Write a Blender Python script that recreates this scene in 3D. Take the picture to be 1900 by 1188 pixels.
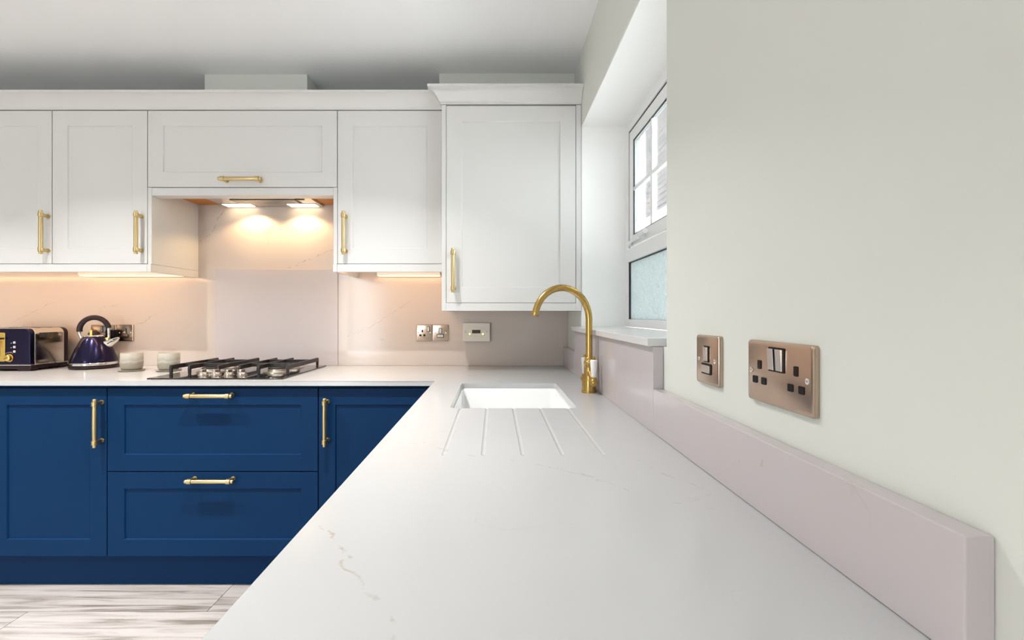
import bpy, bmesh, math, random
from mathutils import Vector, Matrix

for _o in list(bpy.data.objects):
    bpy.data.objects.remove(_o, do_unlink=True)
sc = bpy.context.scene
COL = sc.collection
R = math.radians
rnd = random.Random(7)

# ------------------------------------------------------------------ camera, world, light, exposure
# world axes: x to the right along the hob wall, y away from the camera, z up (metres)
CZ = 1.181                     # camera height
F = 844.44                     # focal length in pixels of the 1900 px wide frame
VX, VY = 919.0, 584.0          # principal point
cam = bpy.data.cameras.new('camera')
cam.sensor_width = 36.0
cam.lens = F / 1900 * 36.0
cam.shift_x = (950 - VX) / 1900
cam.shift_y = -(594 - VY) / 1900
cam.clip_start = 0.02
camo = bpy.data.objects.new('camera', cam)
COL.objects.link(camo)
camo.location = (0, 0, CZ)
camo.rotation_euler = (R(90), 0, 0)
sc.camera = camo

w = bpy.data.worlds.new('overcast_sky')
sc.world = w
w.use_nodes = True
w.node_tree.nodes['Background'].inputs[0].default_value = (0.93, 0.97, 1.0, 1)
w.node_tree.nodes['Background'].inputs[1].default_value = 11.0

sc.view_settings.view_transform = 'Standard'
sc.view_settings.look = 'None'
sc.view_settings.gamma = 1.0
sc.view_settings.use_curve_mapping = False
sc.view_settings.exposure = 0.40


def area_light(name, loc, rot, sx, sy, power, color, disk=False, spread=180):
    l = bpy.data.lights.new(name, 'AREA')
    l.shape = 'DISK' if disk else 'RECTANGLE'
    l.size = sx
    if not disk:
        l.size_y = sy
    l.energy = power
    l.color = color
    l.spread = R(spread)
    o = bpy.data.objects.new(name, l)
    COL.objects.link(o)
    o.location = loc
    o.rotation_euler = rot
    return o


# daylight through an added, unseen opening behind the camera and through the kitchen window
# (portals: they emit nothing themselves, they only steer the sky sampling to the two openings)
for _nm, _a in (('added_opening_portal', ((-2.4, -3.11, 1.07), (R(90), 0, 0), 0.7, 2.1)), ('window_portal', ((0.65, 1.59, 1.59), (0, R(90), 0), 0.93, 1.05))):
    _p = area_light(_nm, *_a, 1.0, (1, 1, 1))
    _p.data.cycles.is_portal = True

# ------------------------------------------------------------------ helpers


def tag(o, label=None, cat=None, group=None, kind=None):
    if label: o['label'] = label
    if cat: o['category'] = cat
    if group: o['group'] = group
    if kind: o['kind'] = kind
    return o


def thing(name, label, cat, loc=(0, 0, 0), rz=0, group=None):
    o = bpy.data.objects.new(name, None)
    o.empty_display_size = 0.05
    COL.objects.link(o)
    o.location = loc
    o.rotation_euler = (0, 0, rz)
    return tag(o, label, cat, group)


def org(o):
    v = Vector((0, 0, 0))
    while o is not None:
        v += o.location
        o = o.parent
    return v


def obj(name, bm, mat, parent=None, world=False, bevel=0, seg=2, smooth=40, loc=None, rot=None):
    """link bm as one mesh object; world=True: the coordinates are world ones"""
    bmesh.ops.recalc_face_normals(bm, faces=bm.faces)
    if world and parent is not None:
        bmesh.ops.translate(bm, verts=bm.verts, vec=-org(parent))
    me = bpy.data.meshes.new(name)
    bm.to_mesh(me)
    bm.free()
    if smooth:
        for p in me.polygons:
            p.use_smooth = True
        me.set_sharp_from_angle(angle=R(smooth))
    if isinstance(mat, (list, tuple)):
        for m in mat: me.materials.append(m)
    else:
        me.materials.append(mat)
    return link(name, me, parent, bevel, seg, loc, rot)


def link(name, me, parent=None, bevel=0, seg=2, loc=None, rot=None):
    o = bpy.data.objects.new(name, me)
    COL.objects.link(o)
    if parent is not None: o.parent = parent
    if loc is not None: o.location = loc
    if rot is not None: o.rotation_euler = rot
    if bevel:
        m = o.modifiers.new('bevel', 'BEVEL')
        m.width = bevel
        m.segments = seg
        m.limit_method = 'ANGLE'
        m.angle_limit = R(40)
        m.harden_normals = True
    return o


def B(*boxes):
    """bmesh of boxes (x0,x1,y0,y1,z0,z1)"""
    bm = bmesh.new()
    for b in boxes: add_box(bm, *b)
    return bm


def add_box(bm, x0, x1, y0, y1, z0, z1):
    v = [bm.verts.new((x, y, z)) for x in (x0, x1) for y in (y0, y1) for z in (z0, z1)]
    for f in ((0, 1, 3, 2), (4, 6, 7, 5), (0, 4, 5, 1), (2, 3, 7, 6), (0, 2, 6, 4), (1, 5, 7, 3)):
        bm.faces.new([v[i] for i in f])


def add_prism(bm, pts, a0, a1, axis='y'):
    """closed outline pts extruded along an axis; pts are the other two coordinates in order"""
    def P(p, a):
        if axis == 'y': return (p[0], a, p[1])
        if axis == 'x': return (a, p[0], p[1])
        return (p[0], p[1], a)
    u = [bm.verts.new(P(p, a0)) for p in pts]
    v = [bm.verts.new(P(p, a1)) for p in pts]
    n = len(pts)
    bm.faces.new(u)
    bm.faces.new(v[::-1])
    for i in range(n):
        bm.faces.new([u[i], v[i], v[(i + 1) % n], u[(i + 1) % n]])


def prism(pts, a0, a1, axis='y'):
    bm = bmesh.new()
    add_prism(bm, pts, a0, a1, axis)
    return bm


def rrect(x0, x1, z0, z1, r, n=5):
    """rounded rectangle; r a radius or four (bl, br, tr, tl)"""
    if not isinstance(r, (list, tuple)): r = (r,) * 4
    out = []
    for (cx, cz, rr, a) in ((x0, z0, r[0], 180), (x1, z0, r[1], 270), (x1, z1, r[2], 0), (x0, z1, r[3], 90)):
        sx = 1 if cx == x0 else -1
        sz = 1 if cz == z0 else -1
        if rr <= 0:
            out.append((cx, cz))
            continue
        for k in range(n + 1):
            t = R(a + 90 * k / n)
            out.append((cx + sx * rr + rr * math.cos(t), cz + sz * rr + rr * math.sin(t)))
    return out


def add_lathe(bm, prof, n=32, c=(0, 0, 0), axis='z', cap=True):
    rings = []
    for r, h in prof:
        ring = []
        for k in range(n):
            t = 2 * math.pi * k / n
            a, b = r * math.cos(t), r * math.sin(t)
            p = (a, b, h) if axis == 'z' else ((a, h, b) if axis == 'y' else (h, a, b))
            ring.append(bm.verts.new((p[0] + c[0], p[1] + c[1], p[2] + c[2])))
        rings.append(ring)
    for u, v in zip(rings, rings[1:]):
        for k in range(n):
            bm.faces.new([u[k], u[(k + 1) % n], v[(k + 1) % n], v[k]])
    if cap:
        bm.faces.new(rings[0][::-1])
        bm.faces.new(rings[-1])


def lathe(prof, n=32, c=(0, 0, 0), axis='z', cap=True):
    bm = bmesh.new()
    add_lathe(bm, prof, n, c, axis, cap)
    return bm


def add_tube(bm, pts, r, n=12, sq=None):
    """tube along pts; r a number or one per point; sq=(a,b): elliptical section factors"""
    pts = [Vector(p) for p in pts]
    rs = r if isinstance(r, (list, tuple)) else [r] * len(pts)
    up = None
    rings = []
    for i, p in enumerate(pts):
        t = (pts[min(i + 1, len(pts) - 1)] - pts[max(i - 1, 0)]).normalized()
        if up is None:
            up = Vector((0, 0, 1)) if abs(t.z) < 0.9 else Vector((0, 1, 0))
        s = t.cross(up).normalized()
        up = s.cross(t).normalized()
        a, b = sq or (1, 1)
        rings.append([bm.verts.new(p + rs[i] * (a * math.cos(2 * math.pi * k / n) * s + b * math.sin(2 * math.pi * k / n) * up)) for k in range(n)])
    for u, v in zip(rings, rings[1:]):
        for k in range(n):
            bm.faces.new([u[k], u[(k + 1) % n], v[(k + 1) % n], v[k]])
    bm.faces.new(rings[0][::-1])
    bm.faces.new(rings[-1])


def tube(pts, r, n=12, sq=None):
    bm = bmesh.new()
    add_tube(bm, pts, r, n, sq)
    return bm


def sweep(path, prof):
    """mitred sweep of profile (out, z) along a horizontal path of (x, y); out is to the right of the direction"""
    bm = bmesh.new()
    P = [Vector((p[0], p[1])) for p in path]
    rings = []
    for i, p in enumerate(P):
        d0 = (P[i] - P[i - 1]).normalized() if i > 0 else (P[1] - P[0]).normalized()
        d1 = (P[i + 1] - P[i]).normalized() if i < len(P) - 1 else d0
        n0 = Vector((d0.y, -d0.x))
        n1 = Vector((d1.y, -d1.x))
        m = (n0 + n1)
        m = m / (1 + n0.dot(n1))
        rings.append([bm.verts.new((p.x + m.x * o, p.y + m.y * o, z)) for o, z in prof])
    k = len(prof)
    for u, v in zip(rings, rings[1:]):
        for j in range(k):
            bm.faces.new([u[j], u[(j + 1) % k], v[(j + 1) % k], v[j]])
    bm.faces.new(rings[0])
    bm.faces.new(rings[-1][::-1])
    return bm


# ------------------------------------------------------------------ materials
def mat(name, col=(0.8, 0.8, 0.8), rough=0.5, metal=0.0, noise=0.0, nscale=30, bump=0.0, bscale=200, spec=0.5, coat=0.0, emit=None, estr=0.0, stretch=None):
    m = bpy.data.materials.new(name)
    m.use_nodes = True
    nt = m.node_tree
    b = nt.nodes['Principled BSDF']
    b.inputs['Base Color'].default_value = (*col, 1)
    b.inputs['Roughness'].default_value = rough
    b.inputs['Metallic'].default_value = metal
    b.inputs['Specular IOR Level'].default_value = spec
    b.inputs['Coat Weight'].default_value = coat
    b.inputs['Coat Roughness'].default_value = 0.08
    if emit:
        b.inputs['Emission Color'].default_value = (*emit, 1)
        b.inputs['Emission Strength'].default_value = estr
    tc = nt.nodes.new('ShaderNodeTexCoord')
    vec = tc.outputs['Object']
    if stretch:
        mp = nt.nodes.new('ShaderNodeMapping')
        mp.inputs['Scale'].default_value = stretch
        nt.links.new(vec, mp.inputs['Vector'])
        vec = mp.outputs['Vector']
    if noise:
        n = nt.nodes.new('ShaderNodeTexNoise')
        n.inputs['Scale'].default_value = nscale
        n.inputs['Detail'].default_value = 4
        nt.links.new(vec, n.inputs['Vector'])
        mr = nt.nodes.new('ShaderNodeMapRange')
        mr.inputs['To Min'].default_value = 1 - noise
        mr.inputs['To Max'].default_value = 1 + noise
        nt.links.new(n.outputs['Fac'], mr.inputs['Value'])
        mx = nt.nodes.new('ShaderNodeVectorMath')
        mx.operation = 'SCALE'
        mx.inputs[0].default_value = col
        nt.links.new(mr.outputs['Result'], mx.inputs['Scale'])
        nt.links.new(mx.outputs['Vector'], b.inputs['Base Color'])
    if bump:
        n = nt.nodes.new('ShaderNodeTexNoise')
        n.inputs['Scale'].default_value = bscale
        n.inputs['Detail'].default_value = 3
        nt.links.new(vec, n.inputs['Vector'])
        bp = nt.nodes.new('ShaderNodeBump')
        bp.inputs['Strength'].default_value = bump
        bp.inputs['Distance'].default_value = 0.002
        nt.links.new(n.outputs['Fac'], bp.inputs['Height'])
        nt.links.new(bp.outputs['Normal'], b.inputs['Normal'])
    return m


def quartz(name, base, veins, vcol=(0.36, 0.28, 0.20), rough=0.2, width=0.0032):
    """polished quartz: pale ground, soft cloud, fine veins along given world-space polylines [(strength, [pts])]"""
    m = bpy.data.materials.new(name)
    m.use_nodes = True
    nt = m.node_tree
    N, L = nt.nodes, nt.links
    b = N['Principled BSDF']
    b.inputs['Roughness'].default_value = rough
    b.inputs['Specular IOR Level'].default_value = 0.45
    geo = N.new('ShaderNodeNewGeometry')

    def noise(scale, det, vec):
        n = N.new('ShaderNodeTexNoise')
        n.inputs['Scale'].default_value = scale
        n.inputs['Detail'].default_value = det
        L.new(vec, n.inputs['Vector'])
        return n

    def vm(op, a, bb=None):
        n = N.new('ShaderNodeVectorMath')
        n.operation = op
        for i, q in enumerate((a, bb)):
            if q is None: continue
            if hasattr(q, 'is_linked'): L.new(q, n.inputs[i])
            else: n.inputs[i].default_value = q
        return n

    def ma(op, a, bb=None, clamp=False):
        n = N.new('ShaderNodeMath')
        n.operation = op
        n.use_clamp = clamp
        for i, q in enumerate((a, bb)):
            if q is None: continue
            if hasattr(q, 'is_linked'): L.new(q, n.inputs[i])
            else: n.inputs[i].default_value = q
        return n.outputs[0]
    P = geo.outputs['Position']
    d1 = vm('SUBTRACT', noise(28, 4, P).outputs['Color'], (0.5, 0.5, 0.5))
    sc1 = N.new('ShaderNodeVectorMath')
    sc1.operation = 'SCALE'
    sc1.inputs['Scale'].default_value = 0.035
    L.new(d1.outputs[0], sc1.inputs[0])
    PD = vm('ADD', P, sc1.outputs[0]).outputs[0]
    acc = None
    for strength, pts in veins:
        dmin = None
        for A, C in zip(pts, pts[1:]):
            A = Vector(A)
            C = Vector(C)
            BA = C - A
            pa = vm('SUBTRACT', PD, tuple(A)).outputs[0]
            dt = vm('DOT_PRODUCT', pa, tuple(BA / BA.length_squared)).outputs['Value']
            t = ma('MULTIPLY', dt, 1.0, True)
            s = N.new('ShaderNodeVectorMath')
            s.operation = 'SCALE'
            s.inputs[0].default_value = tuple(BA)
            L.new(t, s.inputs['Scale'])
            dd = vm('SUBTRACT', pa, s.outputs[0]).outputs[0]
            ln = vm('LENGTH', dd).outputs['Value']
            dmin = ln if dmin is None else ma('MINIMUM', dmin, ln)
        mr = N.new('ShaderNodeMapRange')
        mr.inputs['From Min'].default_value = width * 0.3
        mr.inputs['From Max'].default_value = width
        mr.inputs['To Min'].default_value = strength
        mr.inputs['To Max'].default_value = 0
        L.new(dmin, mr.inputs['Value'])
        acc = mr.outputs[0] if acc is None else ma('MAXIMUM', acc, mr.outputs[0])
    brk = N.new('ShaderNodeMapRange')
    brk.inputs['From Min'].default_value = 0.36
    brk.inputs['From Max'].default_value = 0.50
    L.new(noise(22, 3, P).outputs['Fac'], brk.inputs['Value'])
    # faint scattered veinlets: thin zero crossings of a broad noise, broken up
    z = ma('ABSOLUTE', ma('SUBTRACT', noise(2.3, 6, PD).outputs['Fac'], 0.5))
    zr = N.new('ShaderNodeMapRange')
    zr.inputs['From Min'].default_value = 0.001
    zr.inputs['From Max'].default_value = 0.004
    zr.inputs['To Min'].default_value = 0.30
    zr.inputs['To Max'].default_value = 0
    L.new(z, zr.inputs['Value'])
    br2 = N.new('ShaderNodeMapRange')
    br2.inputs['From Min'].default_value = 0.55
    br2.inputs['From Max'].default_value = 0.68
    L.new(noise(6, 2, P).outputs['Fac'], br2.inputs['Value'])
    faint = ma('MULTIPLY', zr.outputs[0], br2.outputs[0])
    fac = ma('MAXIMUM', ma('MULTIPLY', acc, brk.outputs[0]) if acc is not None else 0.0, faint)
    cl = N.new('ShaderNodeMapRange')
    cl.inputs['To Min'].default_value = 0.965
    cl.inputs['To Max'].default_value = 1.03
    L.new(noise(3.5, 4, P).outputs['Fac'], cl.inputs['Value'])
    g = N.new('ShaderNodeVectorMath')
    g.operation = 'SCALE'
    g.inputs[0].default_value = base
    L.new(cl.outputs[0], g.inputs['Scale'])
    mx = N.new('ShaderNodeMix')
    mx.data_type = 'RGBA'
    L.new(fac, mx.inputs['Factor'])
    L.new(g.outputs[0], mx.inputs['A'])
    mx.inputs['B'].default_value = (*vcol, 1)
    L.new(mx.outputs['Result'], b.inputs['Base Color'])
    return m


def on_top(px, py, z=0.90):
    d = (CZ - z) * F / (py - VY)
    return ((px - VX) * d / F, d, z)


def on_back(px, py, d=2.51):
    return ((px - VX) * d / F, d, CZ - (py - VY) * d / F)


M_white = mat('white_cabinet_paint', (0.68, 0.672, 0.66), 0.32, noise=0.012, nscale=3)
M_blue = mat('navy_cabinet_paint', (0.0033, 0.028, 0.088), 0.45, spec=0.08, noise=0.05, nscale=4)
M_blue_dark = mat('navy_plinth_paint', (0.004, 0.028, 0.090), 0.5, spec=0.08, noise=0.05, nscale=4)
M_carc = mat('white_carcass_board', (0.80, 0.79, 0.77), 0.45, noise=0.01, nscale=5)
M_wall = mat('pale_sage_wall_paint', (0.70, 0.715, 0.668), 0.75, noise=0.012, nscale=2, bump=0.05, bscale=350)
M_ceil = mat('white_ceiling_paint', (0.92, 0.93, 0.94), 0.85, noise=0.01, nscale=2, bump=0.06, bscale=300)
M_reveal = mat('white_reveal_paint', (0.92, 0.92, 0.91), 0.7, noise=0.01, nscale=3)
M_brass = mat('brushed_brass', (0.63, 0.49, 0.25), 0.36, 1.0, noise=0.06, nscale=60, stretch=(1, 1, 0.1))
M_brass_tap = mat('aged_brass', (0.50, 0.33, 0.105), 0.22, 1.0, noise=0.08, nscale=40)
M_steel = mat('brushed_steel', (0.62, 0.60, 0.57), 0.26, 1.0, noise=0.06, nscale=80, stretch=(0.05, 1, 1))
M_plate = mat('reflection_tinted_steel_plate', (0.50, 0.385, 0.305), 0.24, 1.0, noise=0.10, nscale=60, stretch=(1, 1, 0.06))  # steel tinted brown: reflections of the room put into the colour
M_rocker = mat('satin_chrome_rocker', (0.60, 0.57, 0.55), 0.22, 1.0, noise=0.04, nscale=40)
M_chrome = mat('polished_chrome', (0.80, 0.78, 0.75), 0.07, 1.0, noise=0.02, nscale=20)
M_toast = mat('polished_toaster_steel', (0.72, 0.66, 0.60), 0.13, 1.0, noise=0.03, nscale=30)
M_black = mat('black_plastic', (0.006, 0.005, 0.005), 0.45, spec=0.2, noise=0.1, nscale=50)
M_iron = mat('black_cast_iron', (0.020, 0.016, 0.015), 0.42, noise=0.15, nscale=120, bump=0.25, bscale=600)
M_glassblk = mat('black_hob_glass', (0.006, 0.006, 0.007), 0.05, noise=0.05, nscale=10, coat=0.5)
M_knob = mat('satin_metal_knob', (0.62, 0.55, 0.48), 0.3, 1.0, noise=0.04, nscale=60)
M_alu = mat('cast_aluminium_burner', (0.70, 0.66, 0.60), 0.33, 1.0, noise=0.06, nscale=80)
M_mid = mat('midnight_blue_enamel', (0.020, 0.016, 0.048), 0.20, 0.92, noise=0.1, nscale=15, coat=0.12)
M_plum = mat('dark_plum_plastic', (0.018, 0.008, 0.011), 0.34, spec=0.3, noise=0.08, nscale=40)
M_gold = mat('gold_trim', (0.85, 0.58, 0.16), 0.25, 1.0, noise=0.05, nscale=50)
M_icon = mat('pale_print', (0.55, 0.50, 0.48), 0.5, noise=0.02, nscale=50)
M_porc = mat('white_porcelain', (0.88, 0.87, 0.85), 0.12, noise=0.01, nscale=20, coat=0.3)
M_sink = mat('white_ceramic_sink', (0.86, 0.87, 0.87), 0.10, noise=0.01, nscale=8, coat=0.3)
M_upvc = mat('white_upvc', (0.84, 0.85, 0.85), 0.28, noise=0.01, nscale=10)
M_gasket = mat('black_gasket', (0.03, 0.03, 0.035), 0.6, noise=0.05, nscale=50)
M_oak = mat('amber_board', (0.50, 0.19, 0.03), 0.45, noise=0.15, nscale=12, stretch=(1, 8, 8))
M_soffit = mat('hood_steel', (0.66, 0.62, 0.58), 0.3, 1.0, noise=0.05, nscale=60)
M_dark = mat('dark_slot', (0.02, 0.018, 0.016), 0.5, noise=0.05, nscale=30)
M_ctrl = mat('ivory_plastic', (0.74, 0.70, 0.62), 0.4, noise=0.01, nscale=20)
M_lcd = mat('brown_display', (0.06, 0.035, 0.015), 0.15, noise=0.05, nscale=30)
M_led = mat('yellow_indicator', (0.9, 0.8, 0.1), 0.4, noise=0.01, emit=(1.0, 0.85, 0.15), estr=3.0)
M_strip = mat('warm_led_strip', (1, 0.8, 0.55), 0.5, noise=0.01, emit=(1.0, 0.70, 0.42), estr=1.0)
M_lens = mat('warm_hood_lens', (1, 0.9, 0.75), 0.3, noise=0.01, emit=(1.0, 0.80, 0.52), estr=5.0)
M_dl = mat('downlight_lens', (1, 0.95, 0.9), 0.3, noise=0.01, emit=(1.0, 0.92, 0.80), estr=8.0)
M_seam = mat('stone_joint', (0.42, 0.39, 0.36), 0.6, noise=0.05, nscale=60)
M_grout = mat('mortar', (0.66, 0.65, 0.63), 0.9, noise=0.1, nscale=30)
M_render = mat('white_render', (0.85, 0.85, 0.84), 0.9, noise=0.03, nscale=8)

Q_top = quartz('polished_quartz_worktop', (0.50, 0.505, 0.51), [
    (0.85, [on_top(*p) for p in ((596, 978), (622, 1003), (640, 1042), (662, 1078), (700, 1112))]),
    (0.6, [on_top(*p) for p in ((628, 1020), (655, 1035))]),
    (0.6, [on_top(*p) for p in ((700, 1112), (738, 1150), (744, 1195))]),
    (0.55, [on_top(*p) for p in ((785, 821), (815, 831), (868, 845), (924, 852), (994, 861), (1100, 886), (1189, 920), (1347, 951))]),
    (0.45, [on_top(*p) for p in ((1179, 852), (1248, 887), (1300, 905))]),
    (0.35, [on_top(*p) for p in ((770, 760), (745, 800), (660, 850))]),
], vcol=(0.40, 0.34, 0.27))
Q_splash = quartz('polished_quartz_splashback', (0.60, 0.535, 0.495), [
    (0.9, [on_back(*p) for p in ((416, 390), (404, 408), (393, 432), (371, 448))]),
    (0.5, [on_back(*p) for p in ((640, 458), (605, 468), (572, 482), (530, 500))]),
    (0.45, [on_back(*p) for p in ((300, 574), (268, 596), (248, 606))]),
    (0.3, [on_back(*p) for p in ((105, 560), (60, 578), (20, 600))]),
    (0.35, [on_back(*p) for p in ((760, 560), (700, 600), (640, 628))]),
], vcol=(0.34, 0.23, 0.15), rough=0.16)
Q_panel = quartz('polished_quartz_hob_panel', (0.56, 0.51, 0.51), [
    (0.75, [on_back(*p) for p in ((520, 520), (480, 562), (430, 600), (402, 622))]),
    (0.6, [on_back(*p) for p in ((560, 503), (530, 530))]),
], vcol=(0.40, 0.33, 0.28), rough=0.10)
Q_up = quartz('polished_quartz_upstand', (0.525, 0.48, 0.49), [  # pinkish shading of the upstand put into its base colour
    (0.5, [(0.3745, 0.62, 0.985), (0.3745, 0.64, 0.970)]),
    (0.4, [(0.3745, 0.70, 0.955), (0.3745, 0.72, 0.948)]),
    (0.4, [(0.3745, 1.20, 0.935), (0.3745, 1.21, 0.915)]),
], vcol=(0.45, 0.34, 0.24), rough=0.14)

Q_sill = quartz('polished_quartz_sill', (0.66, 0.66, 0.66), [], rough=0.14)


def glass_mat(name, tint, glossy, frost=0.0):
    m = bpy.data.materials.new(name)
    m.use_nodes = True
    nt = m.node_tree
    N, L = nt.nodes, nt.links
    out = N['Material Output']
    N.remove(N['Principled BSDF'])
    tr = N.new('ShaderNodeBsdfTransparent')
    tr.inputs[0].default_value = (*tint, 1)
    gl = N.new('ShaderNodeBsdfGlossy')
    gl.inputs['Roughness'].default_value = 0.02 if not frost else 0.12
    fr = N.new('ShaderNodeFresnel')
    fr.inputs[0].default_value = 1.45
    mu = N.new('ShaderNodeMath')
    mu.operation = 'MULTIPLY'
    mu.inputs[1].default_value = glossy
    L.new(fr.outputs[0], mu.inputs[0])
    base = tr.outputs[0]
    if frost:
        tl = N.new('ShaderNodeBsdfTranslucent')
        tl.inputs[0].default_value = (*tint, 1)
        tc = N.new('ShaderNodeTexCoord')
        vo = N.new('ShaderNodeTexVoronoi')
        vo.inputs['Scale'].default_value = 70
        L.new(tc.outputs['Object'], vo.inputs['Vector'])
        bp = N.new('ShaderNodeBump')
        bp.inputs['Strength'].default_value = 0.9
        bp.inputs['Distance'].default_value = 0.01
        L.new(vo.outputs['Distance'], bp.inputs['Height'])
        L.new(bp.outputs['Normal'], tl.inputs['Normal'])
        L.new(bp.outputs['Normal'], gl.inputs['Normal'])
        m0 = N.new('ShaderNodeMixShader')
        m0.inputs[0].default_value = frost
        L.new(tr.outputs[0], m0.inputs[1])
        L.new(tl.outputs[0], m0.inputs[2])
        base = m0.outputs[0]
    mx = N.new('ShaderNodeMixShader')
    L.new(mu.outputs[0], mx.inputs[0])
    L.new(base, mx.inputs[1])
    L.new(gl.outputs[0], mx.inputs[2])
    L.new(mx.outputs[0], out.inputs['Surface'])
    return m


M_pane = glass_mat('clear_pane', (0.95, 0.97, 0.97), 0.9)
M_frost = glass_mat('obscure_pane', (0.405, 0.435, 0.435), 0.8, 0.8)


def wood_floor():
    m = bpy.data.materials.new('grey_oak_plank')
    m.use_nodes = True
    nt = m.node_tree
    N, L = nt.nodes, nt.links
    b = N['Principled BSDF']
    b.inputs['Roughness'].default_value = 0.42
    tc = N.new('ShaderNodeTexCoord')
    oi = N.new('ShaderNodeObjectInfo')
    ad = N.new('ShaderNodeVectorMath')
    ad.operation = 'MULTIPLY_ADD'
    cmb = N.new('ShaderNodeCombineXYZ')
    for i in range(3): L.new(oi.outputs['Random'], cmb.inputs[i])
    ad.inputs[1].default_value = (37, 53, 11)
    L.new(cmb.outputs[0], ad.inputs[0])
    L.new(tc.outputs['Object'], ad.inputs[2])
    mp = N.new('ShaderNodeMapping')
    mp.inputs['Scale'].default_value = (1.3, 22, 1)
    L.new(ad.outputs[0], mp.inputs['Vector'])
    n1 = N.new('ShaderNodeTexNoise')
    n1.inputs['Scale'].default_value = 1.5
    n1.inputs['Detail'].default_value = 7
    n1.inputs['Roughness'].default_value = 0.62
    n1.inputs['Distortion'].default_value = 0.6
    L.new(mp.outputs[0], n1.inputs['Vector'])
    cr = N.new('ShaderNodeValToRGB')
    e = cr.color_ramp.elements
    e[0].position = 0.33
    e[0].color = (0.17, 0.145, 0.12, 1)
    e[1].position = 0.70
    e[1].color = (0.50, 0.46, 0.443, 1)
    k = e.new(0.45)
    k.color = (0.36, 0.325, 0.30, 1)
    k = e.new(0.55)
    k.color = (0.465, 0.428, 0.407, 1)
    L.new(n1.outputs['Fac'], cr.inputs[0])
    mr = N.new('ShaderNodeMapRange')
    mr.inputs['To Min'].default_value = 0.88
    mr.inputs['To Max'].default_value = 1.10
    L.new(oi.outputs['Random'], mr.inputs['Value'])
    s = N.new('ShaderNodeVectorMath')
    s.operation = 'SCALE'
    L.new(cr.outputs[0], s.inputs[0])
    L.new(mr.outputs[0], s.inputs['Scale'])
    L.new(s.outputs[0], b.inputs['Base Color'])
    bp = N.new('ShaderNodeBump')
    bp.inputs['Strength'].default_value = 0.12
    bp.inputs['Distance'].default_value = 0.002
    L.new(n1.outputs['Fac'], bp.inputs['Height'])
    L.new(bp.outputs[0], b.inputs['Normal'])
    return m


def mug_glaze(seed):
    m = bpy.data.materials.new('speckled_stoneware_glaze')
    m.use_nodes = True
    nt = m.node_tree
    N, L = nt.nodes, nt.links
    b = N['Principled BSDF']
    b.inputs['Roughness'].default_value = 0.38
    tc = N.new('ShaderNodeTexCoord')
    sx = N.new('ShaderNodeSeparateXYZ')
    L.new(tc.outputs['Object'], sx.inputs[0])
    n = N.new('ShaderNodeTexNoise')
    n.inputs['Scale'].default_value = 16
    n.inputs['Detail'].default_value = 3
    mp = N.new('ShaderNodeMapping')
    mp.inputs['Location'].default_value = (seed, seed * 2, 0)
    L.new(tc.outputs['Object'], mp.inputs['Vector'])
    L.new(mp.outputs[0], n.inputs['Vector'])
    ma = N.new('ShaderNodeMath')
    ma.operation = 'MULTIPLY_ADD'
    ma.inputs[1].default_value = 0.05
    L.new(n.outputs['Fac'], ma.inputs[0])
    L.new(sx.outputs['Z'], ma.inputs[2])
    cr = N.new('ShaderNodeValToRGB')
    e = cr.color_ramp.elements
    e[0].position = 0.055
    e[0].color = (0.30, 0.27, 0.215, 1)
    e[1].position = 0.066
    e[1].color = (0.47, 0.435, 0.37, 1)
    k = e.new(0.074)
    k.color = (0.36, 0.34, 0.28, 1)
    k = e.new(0.095)
    k.color = (0.50, 0.465, 0.395, 1)
    L.new(ma.outputs[0], cr.inputs[0])
    L.new(cr.outputs[0], b.inputs['Base Color'])
    return m


def brick_mat():
    m = mat('washed_out_brick', (0.42, 0.25, 0.19), 0.9, bump=0.2, bscale=80)  # brick tones greyed: washed-out look of overexposure put into the colour
    nt = m.node_tree
    N, L = nt.nodes, nt.links
    oi = N.new('ShaderNodeObjectInfo')
    cr = N.new('ShaderNodeValToRGB')
    e = cr.color_ramp.elements
    e[0].color = (0.24, 0.23, 0.23, 1)
    e[1].color = (0.36, 0.31, 0.29, 1)
    L.new(oi.outputs['Random'], cr.inputs[0])
    L.new(cr.outputs[0], N['Principled BSDF'].inputs['Base Color'])
    return m


M_floor = wood_floor()
M_brick = brick_mat()

# ------------------------------------------------------------------ the setting
XL, XR, YB, YF, ZC = -4.2, 0.40, 2.53, -3.1, 2.40     # left, right, hob wall, wall behind the camera, ceiling
YS = 2.51                                             # face of the splashback
W_Y0, W_Y1, W_Z0, W_Z1 = 1.062, 2.12, 1.105, 2.058    # window opening


def struct(name, bm, m, **k):
    return tag(obj(name, bm, m, **k), kind='structure')


floor = struct('floor', B((XL - 0.1, XR + 0.6, YF - 0.1, YB + 0.1, -0.10, -0.0085)), M_grout)
PW, PL = 0.19, 1.22
row0 = 1.809
joint = {0: -1.147, -1: -1.857}
pm = None
for r in range(-26, 4):
    y0 = row0 + r * PW
    y1 = y0 + PW
    if y1 > YB + 0.001: y1 = YB
    if y0 < YF: y0 = YF
    if y1 - y0 < 0.02: continue
    j = joint.get(r, rnd.uniform(0, PL) - 3)
    x = j - math.ceil((j - XL) / PL) * PL
    while x < XR:
        a, b2 = max(x, XL), min(x + PL, XR)
        x += PL
        if b2 - a < 0.03: continue
        full = abs(b2 - a - PL) < 1e-4 and abs(y1 - y0 - PW) < 1e-4
        if full and pm is not None:
            o = link('plank', pm, floor)
        else:
            o = obj('plank', B((0.0012, b2 - a - 0.0012, 0.0010, y1 - y0 - 0.0010, -0.008, 0)), M_floor, floor, smooth=0)
            if full: pm = o.data
        o.location = (a, y0, 0)

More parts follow.
